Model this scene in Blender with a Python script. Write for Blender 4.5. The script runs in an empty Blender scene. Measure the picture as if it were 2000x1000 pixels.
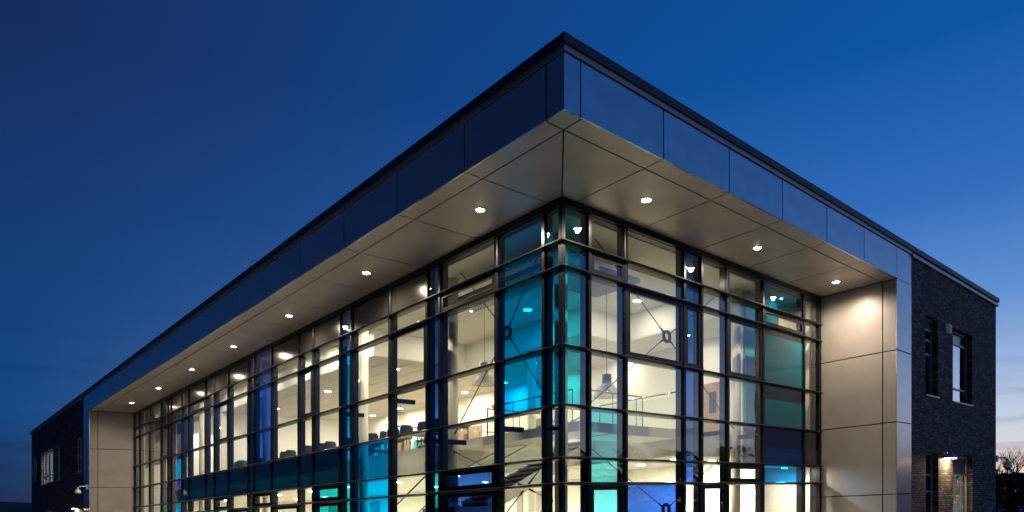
import bpy, math, random
from mathutils import Vector, Matrix

random.seed(7)
SC = bpy.context.scene
COL = SC.collection

# ------------------------------------------------------------------ camera
EYE = 1.7                       # eye height above the paving, metres
cam_d = bpy.data.cameras.new("camera")
cam = bpy.data.objects.new("camera", cam_d)
COL.objects.link(cam)
cam.location = (0, 0, EYE)
cam.rotation_euler = (math.radians(90), 0, 0)      # level shift-lens view
cam_d.sensor_fit = 'HORIZONTAL'
cam_d.sensor_width = 36.0
cam_d.lens = 36.0 * 1364.13 / 2000.0
cam_d.shift_y = 500.38 / 2000.0
cam_d.clip_start = 0.1
cam_d.clip_end = 6000.0
SC.camera = cam

# ------------------------------------------------------------------ sky
SUN_ELEV, SUN_ROT = math.radians(-1.5), math.radians(76)
world = bpy.data.worlds.new("World")
SC.world = world
world.use_nodes = True
nt = world.node_tree
nt.nodes.clear()
N = nt.nodes.new
out = N('ShaderNodeOutputWorld')
bg = N('ShaderNodeBackground')
sky = N('ShaderNodeTexSky')
sky.sky_type = 'NISHITA'
sky.sun_disc = False
sky.sun_elevation = SUN_ELEV
sky.sun_rotation = SUN_ROT
sky.altitude = 50
sky.air_density = 1.3
sky.dust_density = 0.6
sky.ozone_density = 3.0
def M2(op, a, b=None, c=None):
    n = N('ShaderNodeMath'); n.operation = op
    for i, x in enumerate((a, b, c)):
        if x is None: continue
        if isinstance(x, (int, float)): n.inputs[i].default_value = x
        else: nt.links.new(x, n.inputs[i])
    return n.outputs[0]
def sky_ramp(fac, stops):
    r = N('ShaderNodeValToRGB'); r.color_ramp.interpolation = 'LINEAR'
    el = r.color_ramp.elements
    while len(el) > 1: el.remove(el[-1])
    el[0].position = stops[0][0]; el[0].color = (*stops[0][1], 1)
    for p, c in stops[1:]:
        e = el.new(p); e.color = (*c, 1)
    nt.links.new(fac, r.inputs[0])
    return r.outputs[0]
def sky_mix(fac, a, b, mode='MIX'):
    m = N('ShaderNodeMix'); m.data_type = 'RGBA'; m.blend_type = mode
    if isinstance(fac, (int, float)): m.inputs[0].default_value = fac
    else: nt.links.new(fac, m.inputs[0])
    for i, x in ((6, a), (7, b)):
        if isinstance(x, tuple): m.inputs[i].default_value = (*x, 1)
        else: nt.links.new(x, m.inputs[i])
    return m.outputs[2]
tc = N('ShaderNodeTexCoord')
nrm = N('ShaderNodeVectorMath'); nrm.operation = 'NORMALIZE'
nt.links.new(tc.outputs['Generated'], nrm.inputs[0])
sep = N('ShaderNodeSeparateXYZ'); nt.links.new(nrm.outputs[0], sep.inputs[0])
elev = M2('MAXIMUM', sep.outputs[2], 0.0)
dot = N('ShaderNodeVectorMath'); dot.operation = 'DOT_PRODUCT'
nt.links.new(nrm.outputs[0], dot.inputs[0])
dot.inputs[1].default_value = (math.sin(SUN_ROT), math.cos(SUN_ROT), 0)
# twilight: the west (afterglow, to the right) and the dusky east, by elevation
west = sky_ramp(elev, [(0, (.92, .45, .25)), (.045, (.90, .66, .50)), (.09, (.64, .68, .76)), (.176, (.32, .46, .73)),
                       (.25, (.12, .285, .64)), (.36, (.034, .155, .51)), (.51, (.003, .094, .38)), (1, (.004, .03, .15))])
east = sky_ramp(elev, [(0, (.012, .032, .09)), (.05, (.010, .045, .14)), (.12, (.006, .068, .25)), (.3, (.007, .048, .19)),
                       (.5, (.008, .027, .118)), (1, (.006, .02, .09))])
mr = N('ShaderNodeMapRange'); mr.interpolation_type = 'SMOOTHSTEP'
mr.inputs[1].default_value = -.42; mr.inputs[2].default_value = .78
nt.links.new(dot.outputs['Value'], mr.inputs[0])
dusk = sky_mix(mr.outputs[0], east, west)
# the sky opposite the afterglow is the darkest
md = N('ShaderNodeMapRange'); md.interpolation_type = 'SMOOTHSTEP'
md.inputs[1].default_value = -1.0; md.inputs[2].default_value = -.15
md.inputs[3].default_value = .38; md.inputs[4].default_value = 1.0
nt.links.new(dot.outputs['Value'], md.inputs[0])
dusk = sky_mix(1.0, dusk, md.outputs[0], 'MULTIPLY')
# thin low cloud streaks
mp = N('ShaderNodeMapping'); mp.inputs['Scale'].default_value = (2.2, 2.2, 26)
nt.links.new(nrm.outputs[0], mp.inputs[0])
cn = N('ShaderNodeTexNoise'); cn.inputs['Scale'].default_value = 1.7; cn.inputs['Detail'].default_value = 7
nt.links.new(mp.outputs[0], cn.inputs[0])
cm = N('ShaderNodeMapRange'); cm.interpolation_type = 'SMOOTHSTEP'
cm.inputs[1].default_value = .48; cm.inputs[2].default_value = .72
nt.links.new(cn.outputs[0], cm.inputs[0])
ce = N('ShaderNodeMapRange'); ce.interpolation_type = 'SMOOTHSTEP'
ce.inputs[1].default_value = .24; ce.inputs[2].default_value = .10
nt.links.new(elev, ce.inputs[0])
cf = M2('MULTIPLY', M2('MULTIPLY', cm.outputs[0], ce.outputs[0]), .75)
cloudy = sky_mix(cf, dusk, sky_mix(1.0, dusk, (.50, .52, .66), 'MULTIPLY'))
add = N('ShaderNodeVectorMath'); add.operation = 'MULTIPLY_ADD'
nt.links.new(sky.outputs[0], add.inputs[0]); add.inputs[1].default_value = (.005, .005, .005)
nt.links.new(cloudy, add.inputs[2])
nt.links.new(add.outputs[0], bg.inputs[0])
bg.inputs[1].default_value = 1.0
nt.links.new(bg.outputs[0], out.inputs[0])

# ------------------------------------------------------------------ exposure and sampling
vs = SC.view_settings
vs.view_transform = 'Standard'
vs.look = 'None'
vs.exposure = 0.0
vs.gamma = 1.0
cy = SC.cycles
cy.use_denoising = True
cy.max_bounces = 10
cy.diffuse_bounces = 4
cy.glossy_bounces = 4
cy.transmission_bounces = 4
cy.transparent_max_bounces = 24
cy.sample_clamp_indirect = 4.0
cy.caustics_reflective = False
cy.caustics_refractive = False

# ------------------------------------------------------------------ building frame
# The block stands corner-on; u runs back along the left front, v along the right front.
# Its floors, transoms and eaves are sheared along camera x to match image skew (about 1.5 degrees).
TH = 0.72605
LD = Vector((-math.sin(TH), math.cos(TH)))
RD = Vector((math.cos(TH), math.sin(TH)))
CX, CY = 0.850, 11.368
SHEAR = 0.037748  # z shear by camera x, for building and ground, fitted to image skew
S = 2.28            # depth of the covered front between fascia and glazing
G = -1.7            # ground level relative to the eye


def W(u, v, z):
    x = CX + u * LD.x + v * RD.x
    y = CY + u * LD.y + v * RD.y
    return Vector((x, y, EYE + z + SHEAR * (x - CX)))


# ------------------------------------------------------------------ materials
MATS = {}


def mat(name):
    m = bpy.data.materials.new(name)
    m.use_nodes = True
    m.node_tree.nodes.clear()
    MATS[name] = m
    return m, m.node_tree


def lk(t, a, b):
    t.links.new(a, b)


def principled(name, col, rough=.5, metal=0., noise=.0, nscale=3., bump=0., bscale=40., spec=.5, coat=0.):
    m, t = mat(name)
    o = t.nodes.new('ShaderNodeOutputMaterial')
    p = t.nodes.new('ShaderNodeBsdfPrincipled')
    p.inputs['Base Color'].default_value = (*col, 1)
    p.inputs['Roughness'].default_value = rough
    p.inputs['Metallic'].default_value = metal
    p.inputs['Specular IOR Level'].default_value = spec
    p.inputs['Coat Weight'].default_value = coat
    lk(t, p.outputs[0], o.inputs[0])
    tcn = t.nodes.new('ShaderNodeTexCoord')
    if noise > 0:
        n = t.nodes.new('ShaderNodeTexNoise')
        n.inputs['Scale'].default_value = nscale
        n.inputs['Detail'].default_value = 6
        lk(t, tcn.outputs['Object'], n.inputs['Vector'])
        r = t.nodes.new('ShaderNodeValToRGB')
        r.color_ramp.elements[0].position = .3
        r.color_ramp.elements[1].position = .7
        r.color_ramp.elements[0].color = (*[c * (1 - noise) for c in col], 1)
        r.color_ramp.elements[1].color = (*[min(1, c * (1 + noise)) for c in col], 1)
        lk(t, n.outputs[0], r.inputs[0])
        lk(t, r.outputs[0], p.inputs['Base Color'])
        mr2 = t.nodes.new('ShaderNodeMapRange')
        mr2.inputs[3].default_value = max(.02, rough * (1 - noise))
        mr2.inputs[4].default_value = min(1, rough * (1 + noise))
        lk(t, n.outputs[0], mr2.inputs[0])
        lk(t, mr2.outputs[0], p.inputs['Roughness'])
    if bump > 0:
        n2 = t.nodes.new('ShaderNodeTexNoise')
        n2.inputs['Scale'].default_value = bscale
        n2.inputs['Detail'].default_value = 3
        lk(t, tcn.outputs['Object'], n2.inputs['Vector'])
        b = t.nodes.new('ShaderNodeBump')
        b.inputs['Strength'].default_value = bump
        b.inputs['Distance'].default_value = .02
        lk(t, n2.outputs[0], b.inputs['Height'])
        lk(t, b.outputs[0], p.inputs['Normal'])
    return m


def emitter(name, col, strength):
    m, t = mat(name)
    o = t.nodes.new('ShaderNodeOutputMaterial')
    e = t.nodes.new('ShaderNodeEmission')
    e.inputs[0].default_value = (*col, 1)
    e.inputs[1].default_value = strength
    lk(t, e.outputs[0], o.inputs[0])
    return m


def glass(name, tint, ior=1.75, gain=1.95, wave=.012):
    """Coated facade glass: tinted see-through body, mirror-like skin by Fresnel, slight roller-wave."""
    m, t = mat(name)
    o = t.nodes.new('ShaderNodeOutputMaterial')
    tr = t.nodes.new('ShaderNodeBsdfTransparent')
    tr.inputs[0].default_value = (*tint, 1)
    gl = t.nodes.new('ShaderNodeBsdfGlossy')
    gl.inputs[0].default_value = (.92, .96, 1, 1)
    gl.inputs['Roughness'].default_value = 0.012
    # Schlick reflectance, the same from both faces of the thin pane
    ge = t.nodes.new('ShaderNodeNewGeometry')
    dp = t.nodes.new('ShaderNodeVectorMath')
    dp.operation = 'DOT_PRODUCT'
    lk(t, ge.outputs['Normal'], dp.inputs[0])
    lk(t, ge.outputs['Incoming'], dp.inputs[1])

    def mth(op, a, b):
        n = t.nodes.new('ShaderNodeMath')
        n.operation = op
        for i, x in enumerate((a, b)):
            if x is None: continue
            if isinstance(x, (int, float)): n.inputs[i].default_value = x
            else: lk(t, x, n.inputs[i])
        return n
    f0 = ((ior - 1) / (ior + 1)) ** 2
    p5 = mth('POWER', mth('SUBTRACT', 1.0, mth('ABSOLUTE', dp.outputs['Value'], None).outputs[0]).outputs[0], 5.0)
    mu = mth('MULTIPLY', mth('ADD', mth('MULTIPLY', p5.outputs[0], 1 - f0).outputs[0], f0).outputs[0], gain)
    mu.use_clamp = True
    tcn = t.nodes.new('ShaderNodeTexCoord')
    n2 = t.nodes.new('ShaderNodeTexNoise')
    n2.inputs['Scale'].default_value = 1.6
    n2.inputs['Detail'].default_value = 1
    lk(t, tcn.outputs['Object'], n2.inputs['Vector'])
    b = t.nodes.new('ShaderNodeBump')
    b.inputs['Strength'].default_value = .35
    b.inputs['Distance'].default_value = wave
    lk(t, n2.outputs[0], b.inputs['Height'])
    lk(t, b.outputs[0], gl.inputs['Normal'])
    mx = t.nodes.new('ShaderNodeMixShader')
    lk(t, mu.outputs[0], mx.inputs[0])
    lk(t, tr.outputs[0], mx.inputs[1])
    lk(t, gl.outputs[0], mx.inputs[2])
    lk(t, mx.outputs[0], o.inputs[0])
    return m


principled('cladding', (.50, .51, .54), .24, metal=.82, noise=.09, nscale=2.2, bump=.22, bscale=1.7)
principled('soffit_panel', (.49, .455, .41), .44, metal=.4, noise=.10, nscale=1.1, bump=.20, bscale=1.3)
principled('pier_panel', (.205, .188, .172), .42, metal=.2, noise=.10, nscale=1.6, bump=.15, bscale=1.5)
principled('joint_shadow', (.012, .012, .013), .8)
principled('coping', (.03, .032, .035), .5, metal=.4, noise=.1)
principled('trim', (.30, .31, .33), .4, metal=.6, noise=.05)
principled('frame', (.007, .008, .011), .28, metal=.0, spec=.13, noise=.05, nscale=8)
principled('window_frame', (.22, .24, .26), .4, metal=.5)
principled('paint', (.74, .70, .55), .65, noise=.03, nscale=1.2)
principled('wall_paint', (.80, .78, .69), .7, noise=.035, nscale=.9)
principled('ceiling_paint', (.80, .78, .68), .75, noise=.03, nscale=.8)
principled('ceiling_tile', (.80, .77, .67), .85, noise=.03, nscale=2, bump=.08, bscale=200)
principled('grey_paint', (.33, .32, .29), .6, noise=.05)
principled('slab_edge', (.74, .71, .61), .6, noise=.05)
principled('carpet', (.40, .36, .28), .95, noise=.2, nscale=30)
principled('steel', (.10, .10, .11), .35, metal=.8)
principled('chrome', (.6, .6, .6), .2, metal=1)
principled('wood', (.36, .23, .12), .5, noise=.25, nscale=6)
principled('dark_plastic', (.03, .034, .045), .45, noise=.1)
principled('table_top', (.05, .05, .055), .4, noise=.1)
principled('white_plastic', (.75, .75, .74), .35)
principled('red_plastic', (.55, .03, .03), .4)
principled('dark_dome', (.02, .02, .025), .12)
principled('pendant_metal', (.35, .36, .40), .3, metal=.6)
principled('dimming_grey', (.20, .19, .18), .8, noise=.05)
principled('interior_dark', (.06, .06, .065), .8)
principled('paving', (.23, .222, .21), .8, noise=.15, nscale=4, bump=.2)
principled('grass', (.035, .05, .018), .95, noise=.4, nscale=2)
principled('leaf_dark', (.022, .028, .014), .9, noise=.3)
principled('bark', (.05, .038, .03), .9, noise=.3, nscale=10)
principled('land', (.03, .035, .025), .95, noise=.3, nscale=.02)
principled('sign_disc', (.02, .06, .10), .35)
principled('sign_mark', (.22, .38, .45), .4)
principled('spandrel_grey', (.022, .021, .020), .16, spec=.55, coat=.1)
principled('spandrel_navy', (.001, .048, .085), .06, spec=.9, coat=.5)
principled('spandrel_blue', (.001, .024, .11), .2, spec=.15)
principled('spandrel_teal', (.003, .085, .120), .10, spec=.5, noise=.15, nscale=1.2)
principled('spandrel_brown', (.035, .028, .026), .2, spec=.7)
principled('teal_board', (.06, .42, .42), .5)

emitter('lamp_warm', (1.0, .82, .62), 140.)
emitter('lamp_inside', (1.0, .91, .76), 640.)
emitter('lamp_hall', (1.0, .91, .76), 310.)
emitter('lamp_ground', (1.0, .93, .77), 1600.)
emitter('lamp_wall', (1.0, .66, .32), 650.)

glass('glass_clear', (.84, .87, .84))
glass('glass_teal', (.008, .38, .52))
glass('glass_azure', (.0, .28, .88))
glass('glass_cyan', (.0, .34, 1.0))
glass('glass_aqua', (.12, .64, .92))
glass('glass_blue', (.02, .08, .45))
glass('glass_violet', (.05, .06, .42))
glass('glass_deep_teal', (.01, .30, .55))
glass('glass_window', (.30, .34, .36), ior=2.6, gain=2.2)
glass('glass_rail', (.86, .93, .88), ior=1.45, gain=1.0)
m_, t_ = mat('pendant_glass')
o_ = t_.nodes.new('ShaderNodeOutputMaterial')
a_ = t_.nodes.new('ShaderNodeBsdfTransparent'); a_.inputs[0].default_value = (.9, .9, .88, 1)
b_ = t_.nodes.new('ShaderNodeBsdfPrincipled'); b_.inputs['Base Color'].default_value = (.75, .74, .68, 1); b_.inputs['Roughness'].default_value = .25
x_ = t_.nodes.new('ShaderNodeMixShader'); x_.inputs[0].default_value = .55
lk(t_, a_.outputs[0], x_.inputs[1]); lk(t_, b_.outputs[0], x_.inputs[2]); lk(t_, x_.outputs[0], o_.inputs[0])


def brick_material():
    m, t = mat('brick')
    o = t.nodes.new('ShaderNodeOutputMaterial')
    p = t.nodes.new('ShaderNodeBsdfPrincipled')
    p.inputs['Roughness'].default_value = .8
    p.inputs['Specular IOR Level'].default_value = .25
    uv = t.nodes.new('ShaderNodeUVMap')
    br = t.nodes.new('ShaderNodeTexBrick')
    br.inputs['Color1'].default_value = (.060, .056, .056, 1)
    br.inputs['Color2'].default_value = (.30, .27, .25, 1)
    br.inputs['Mortar'].default_value = (.012, .012, .014, 1)
    br.inputs['Scale'].default_value = 1.0
    br.inputs['Brick Width'].default_value = .225
    br.inputs['Row Height'].default_value = .075
    br.inputs['Mortar Size'].default_value = .011
    br.inputs['Mortar Smooth'].default_value = .3
    br.inputs['Bias'].default_value = -.45
    lk(t, uv.outputs[0], br.inputs[0])
    n = t.nodes.new('ShaderNodeTexNoise')
    n.inputs['Scale'].default_value = 1.3
    n.inputs['Detail'].default_value = 8
    lk(t, uv.outputs[0], n.inputs['Vector'])
    mx = t.nodes.new('ShaderNodeMix'); mx.data_type = 'RGBA'; mx.blend_type = 'MULTIPLY'
    mx.inputs[0].default_value = .6
    lk(t, br.outputs[0], mx.inputs[6])
    r = t.nodes.new('ShaderNodeValToRGB')
    r.color_ramp.elements[0].color = (.55, .55, .6, 1)
    r.color_ramp.elements[1].color = (1.25, 1.2, 1.2, 1)
    lk(t, n.outputs[0], r.inputs[0])
    lk(t, r.outputs[0], mx.inputs[7])
    lk(t, mx.outputs[2], p.inputs['Base Color'])
    b = t.nodes.new('ShaderNodeBump')
    b.inputs['Strength'].default_value = .8
    b.inputs['Distance'].default_value = .012
    b.invert = True
    lk(t, br.outputs['Fac'], b.inputs['Height'])
    lk(t, b.outputs[0], p.inputs['Normal'])
    lk(t, p.outputs[0], o.inputs[0])


brick_material()

# ------------------------------------------------------------------ builders
POS = {}        # world position of every unrotated parent


def tag(o, label, category=None, group=None, kind=None):
    if label: o['label'] = label
    if category: o['category'] = category
    if group: o['group'] = group
    if kind: o['kind'] = kind
    return o


def empty(name, p, parent=None, rz=0.):
    o = bpy.data.objects.new(name, None)
    o.empty_display_size = .2
    COL.objects.link(o)
    p = Vector(p)
    if parent:
        o.parent = parent
        o.location = p - POS[parent.name]
    else:
        o.location = p
    o.rotation_euler = (0, 0, rz)
    POS[o.name] = p
    return o


def orient(verts, faces):
    """Turn every face of a convex-piece mesh outward from its piece's centre; pieces are given one by one."""
    c = sum(verts, Vector()) / len(verts)
    res = []
    for f in faces:
        a, b, d = verts[f[0]], verts[f[1]], verts[f[2]]
        fc = sum((verts[i] for i in f), Vector()) / len(f)
        n = (b - a).cross(d - a)
        res.append(tuple(reversed(f)) if n.dot(fc - c) < 0 else tuple(f))
    return res


class MB:
    """Collects convex pieces in world space."""
    def __init__(s):
        s.v, s.f, s.sm = [], [], []

    def piece(s, verts, faces, smooth=False):
        verts = [Vector(x) for x in verts]
        faces = orient(verts, faces)
        n = len(s.v)
        s.v += verts
        s.f += [tuple(i + n for i in f) for f in faces]
        s.sm += [smooth] * len(faces)
        return s

    def prism(s, poly, z0, z1):
        """poly: list of (u, v), extruded from z0 to z1."""
        n = len(poly)
        vs_ = [W(u, v, z0) for u, v in poly] + [W(u, v, z1) for u, v in poly]
        fs = [tuple(range(n)), tuple(range(n, 2 * n))] + [(i, (i + 1) % n, n + (i + 1) % n, n + i) for i in range(n)]
        return s.piece(vs_, fs)

    def box(s, u0, u1, v0, v1, z0, z1):
        return s.prism([(u0, v0), (u1, v0), (u1, v1), (u0, v1)], z0, z1)

    def rod(s, a, b, r, n=10, r2=None):
        a, b = Vector(a), Vector(b)
        d = (b - a).normalized()
        x = d.cross(Vector((0, 0, 1)))
        if x.length < 1e-4: x = Vector((1, 0, 0))
        x.normalize()
        y = d.cross(x)
        r2 = r if r2 is None else r2
        vs_ = [a + (x * math.cos(2 * math.pi * i / n) + y * math.sin(2 * math.pi * i / n)) * r for i in range(n)]
        vs_ += [b + (x * math.cos(2 * math.pi * i / n) + y * math.sin(2 * math.pi * i / n)) * r2 for i in range(n)]
        vs_ = [Vector(q) for q in vs_]
        fs = [tuple(range(n)), tuple(range(n, 2 * n))] + [(i, (i + 1) % n, n + (i + 1) % n, n + i) for i in range(n)]
        return s.piece(vs_, fs, True)

    def raw(s, verts, faces, smooth=False):
        n = len(s.v)
        s.v += [Vector(x) for x in verts]
        s.f += [tuple(i + n for i in f) for f in faces]
        s.sm += [smooth] * len(faces)
        return s

    def lathe(s, prof, c=(0, 0, 0), n=24, smooth=True):
        c = Vector(c)
        vs_, fs = [], []
        for (r, z) in prof:
            for i in range(n):
                a = 2 * math.pi * i / n
                vs_.append(c + Vector((r * math.cos(a), r * math.sin(a), z)))
        for k in range(len(prof) - 1):
            for i in range(n):
                j = (i + 1) % n
                fs.append((k * n + i, k * n + j, (k + 1) * n + j, (k + 1) * n + i))
        return s.raw(vs_, fs, smooth)

    def build(s, name, material, parent=None, local=False, uv=None):
        me = bpy.data.meshes.new(name)
        if local:
            o_pos = Vector((0, 0, 0))
        else:
            lo = Vector((min(p.x for p in s.v), min(p.y for p in s.v), min(p.z for p in s.v)))
            hi = Vector((max(p.x for p in s.v), max(p.y for p in s.v), max(p.z for p in s.v)))
            o_pos = Vector(((lo.x + hi.x) / 2, (lo.y + hi.y) / 2, lo.z))
        me.from_pydata([tuple(p - o_pos) for p in s.v], [], s.f)
        me.polygons.foreach_set('use_smooth', s.sm)
        if uv:
            lay = me.uv_layers.new(name='UVMap')
            for loop in me.loops:
                lay.data[loop.index].uv = uv(s.v[loop.vertex_index])
        me.materials.append(MATS[material] if isinstance(material, str) else material)
        me.update()
        o = bpy.data.objects.new(name, me)
        COL.objects.link(o)
        if parent is not None:
            o.parent = parent
            o.location = (o_pos if local else o_pos - POS[parent.name])
        else:
            o.location = o_pos
        if not local: POS[o.name] = o_pos
        return o


def box(name, material, parent, *a):
    return MB().box(*a).build(name, material, parent)


def copy_tree(o, parent=None):
    c = o.copy()
    COL.objects.link(c)
    c.parent = parent
    for ch in [x for x in o.children]:
        copy_tree(ch, c)
    return c


# ------------------------------------------------------------------ ground
def ground_z(x, y):
    r = math.hypot(x - 5, y - 25)
    k = 1 if r < 70 else max(0, 1 - (r - 70) / 120)
    return SHEAR * (x - CX) * k


def sheet(name, xs, ys, dz, material):
    vs_ = [(x, y, ground_z(x, y) + dz) for y in ys for x in xs]
    n = len(xs)
    fs = [(j * n + i, j * n + i + 1, (j + 1) * n + i + 1, (j + 1) * n + i) for j in range(len(ys) - 1) for i in range(n - 1)]
    o = MB().raw(vs_, fs, True).build(name, material)
    o['kind'] = 'structure'
    return o


far = [-3000, -1200, -500, -200, -140, -100, -70] + list(range(-60, 91, 10)) + [110, 140, 200, 500, 1200, 3000]
sheet('ground', far, far, -.02, 'grass')
sheet('paving', list(range(-50, 46, 5)), list(range(-6, 66, 6)), 0., 'paving')

# ------------------------------------------------------------------ the building
B = empty('school_building', W(0, 0, G))
tag(B, 'two-storey glass-fronted block with deep metal eaves and dark brick wings', 'building')

Z_SOF, Z_FAS, Z_TRIM, Z_TOP = 6.569, 7.490, 7.608, 7.764
U_PIER, U_PIER2, U_END = 36.60, 38.10, 58.20
V_PIER, V_PIER2, V_END = 14.18, 15.346, 24.54
TP, GAP = .035, .016            # panel thickness, half joint

# roof body and edge trims
roof = MB()
roof.box(.10, U_PIER2, .10, V_PIER2, Z_SOF + .08, Z_FAS + .15)
roof.box(U_PIER2 + .02, U_END - .05, .12, 14, 6.9, Z_FAS + .15)
roof.box(.12, 16, V_PIER2 + .02, V_END - .05, 6.9, Z_FAS + .15)
roof.build('roof', 'coping', B)
MB().prism([(-.07, -.07), (U_END + .06, -.07), (U_END + .06, .25), (.25, .25), (.25, V_END + .09), (-.07, V_END + .09)][:3] + [(U_END + .06, .25), (-.07, .25)], Z_TRIM, Z_TOP).build('coping', 'coping', B)
MB().prism([(-.07, .252), (-.07, V_END + .09), (.25, V_END + .09), (.25, .252)], Z_TRIM, Z_TOP).build('coping', 'coping', B)
MB().box(-.03, U_END + .03, -.03, .2, Z_FAS + .02, Z_TRIM - .002).build('eaves_trim', 'trim', B)
MB().box(-.03, .2, .202, V_PIER2, Z_FAS + .02, Z_TRIM - .002).build('eaves_trim', 'trim', B)
MB().box(-.05, .2, V_PIER2 + .002, V_END + .07, Z_FAS - .04, Z_FAS + .06).build('eaves_trim', 'trim', B)

# fascia: dark backing with panels hung on it
JR = [0, .391, 2.678, 4.962, 7.247, 9.532, 11.823, V_PIER, V_PIER2]
JL = [0, .42, 2.65, 5.03, 7.41, 9.82, 12.20, 14.56, 16.94, 19.32, 21.70, 24.08, 26.46, 28.84, 31.22, 33.60, U_PIER, U_PIER2]
fasR = box('fascia', 'joint_shadow', B, TP + .012, .09, .06, V_PIER2, Z_SOF + .01, Z_FAS + .015)
for a, b in zip(JR[:-1], JR[1:]):
    lo = 0 if a == 0 else a + GAP
    box('panel', 'cladding', fasR, 0, TP, lo, b - GAP, Z_SOF, Z_FAS)
fasL = box('fascia', 'joint_shadow', B, .06, U_PIER2, TP + .012, .09, Z_SOF + .01, Z_FAS + .015)
for a, b in zip(JL[:-1], JL[1:]):
    lo = TP + .001 if a == 0 else a + GAP
    box('panel', 'cladding', fasL, lo, b - GAP, 0, TP, Z_SOF, Z_FAS)

# soffit: border strip, main strip, mitred at the corner
sof = MB().prism([(.06, .06), (U_PIER, .06), (U_PIER, S + .3), (S + .3, S + .3), (S + .3, .06)][:2] + [(U_PIER, S + .2), (.06, S + .2)], Z_SOF + .05, Z_SOF + .07)
sof.prism([(.06, S + .201), (S + .2, S + .201), (S + .2, V_PIER), (.06, V_PIER)], Z_SOF + .05, Z_SOF + .07)
sof = sof.build('soffit', 'joint_shadow', B)
BR = .448


def sp(poly):
    MB().prism(poly, Z_SOF, Z_SOF + .03).build('panel', 'soffit_panel', sof)


E1 = TP + .003
sp([(E1, E1), (BR - GAP, E1), (BR - GAP, BR - GAP), (E1, BR - GAP)])
d_ = GAP * 1.3
sp([(BR + GAP + d_, BR + GAP), (JL[2] - GAP, BR + GAP), (JL[2] - GAP, S), (S + d_, S)])
sp([(BR + GAP, BR + GAP + d_), (S, S + d_), (S, JR[2] - GAP), (BR + GAP, JR[2] - GAP)])
sp([(BR + GAP, E1), (JL[2] - GAP, E1), (JL[2] - GAP, BR - GAP), (BR + GAP, BR - GAP)])
sp([(E1, BR + GAP), (BR - GAP, BR + GAP), (BR - GAP, JR[2] - GAP), (E1, JR[2] - GAP)])
for a, b in zip(JL[2:-2], JL[3:-1]):
    sp([(a + GAP, E1), (b - GAP, E1), (b - GAP, BR - GAP), (a + GAP, BR - GAP)])
    sp([(a + GAP, BR + GAP), (b - GAP, BR + GAP), (b - GAP, S), (a + GAP, S)])
for a, b in zip(JR[2:-2], JR[3:-1]):
    sp([(E1, a + GAP), (E1, b - GAP), (BR - GAP, b - GAP), (BR - GAP, a + GAP)])
    sp([(BR + GAP, a + GAP), (BR + GAP, b - GAP), (S, b - GAP), (S, a + GAP)])

# end piers
ZJ = [G, .141, 2.293, 4.440, Z_SOF]
pierR = box('pier', 'joint_shadow', B, TP + .01, S + .4, V_PIER + TP + .01, V_PIER2 - .02, G, Z_SOF + .02)
for a, b in zip(ZJ[:-1], ZJ[1:]):
    box('panel', 'cladding', pierR, 0, TP, V_PIER, V_PIER2, a + GAP, b - GAP)
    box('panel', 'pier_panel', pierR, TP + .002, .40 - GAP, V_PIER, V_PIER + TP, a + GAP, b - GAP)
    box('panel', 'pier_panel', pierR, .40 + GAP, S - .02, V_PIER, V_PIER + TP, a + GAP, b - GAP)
pierL = box('pier', 'joint_shadow', B, U_PIER + TP + .01, U_PIER2 - .02, TP + .01, S + .4, G, Z_SOF + .02)
for a, b in zip(ZJ[:-1], ZJ[1:]):
    box('panel', 'cladding', pierL, U_PIER, U_PIER2, 0, TP, a + GAP, b - GAP)
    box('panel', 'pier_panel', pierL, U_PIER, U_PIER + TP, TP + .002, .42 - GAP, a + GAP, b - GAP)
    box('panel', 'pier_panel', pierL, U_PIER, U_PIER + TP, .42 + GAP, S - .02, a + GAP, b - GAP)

# ------------------------------------------------------------------ curtain walls
T = [Z_SOF, 5.654, 5.120, 3.474, 2.231, 1.129, .587, G]
LC = [S, 2.798, 4.374, 6.592, 7.161, 8.989, 11.177, 11.89, 13.764, 14.854, 17.144, 18.844, 19.413, 21.586, 23.248,
      24.403, 26.771, 27.78, 29.553, 30.074, 31.241, 33.455, 35.442, U_PIER]
RC = [S, 3.106, 4.345, 6.625, 7.392, 8.629, 10.494, 12.99, 14.06]
CWID, MIN = .115, .20


def side(which):
    """(along, depth) -> (u, v) for the left or the right front; depth grows outward-in."""
    return (lambda a, d: (a, d)) if which == 'L' else (lambda a, d: (d, a))


def cbox(mb, f, a0, a1, d0, d1, z0, z1):
    return mb.prism([f(a0, d0), f(a1, d0), f(a1, d1), f(a0, d1)], z0, z1)


L_TINT = {}
for r in range(4): L_TINT[(0, r)] = 'glass_teal'
for r in range(4): L_TINT[(1, r)] = 'glass_azure'
for r in (5, 6): L_TINT[(2, r)] = 'glass_blue'
for r in range(5): L_TINT[(3, r)] = 'glass_blue'
for r in (5, 6): L_TINT[(3, r)] = 'glass_teal'
for b in (4, 5, 7, 8, 9, 12, 13, 14, 15, 16, 17, 18): L_TINT[(b, 0)] = 'spandrel_grey'
for r in (4, 5, 6): L_TINT[(5, r)] = 'glass_cyan' if r > 4 else 'glass_azure'
for r in range(5): L_TINT[(6, r)] = 'glass_azure' if r else 'glass_blue'
for r in (5, 6): L_TINT[(6, r)] = L_TINT[(7, r)] = 'glass_teal'
for b in range(7, 17): L_TINT[(b, 4)] = 'spandrel_navy'
for r in range(4): L_TINT[(10, r)] = 'glass_blue'
L_TINT[(10, 0)] = 'glass_violet'
for r in range(4): L_TINT[(11, r)] = 'glass_deep_teal' if r == 0 else 'glass_blue'
L_TINT[(17, 3)] = L_TINT[(17, 5)] = 'glass_cyan'
L_TINT[(17, 4)] = 'glass_violet'
L_TINT[(19, 0)] = 'glass_deep_teal'
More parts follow.
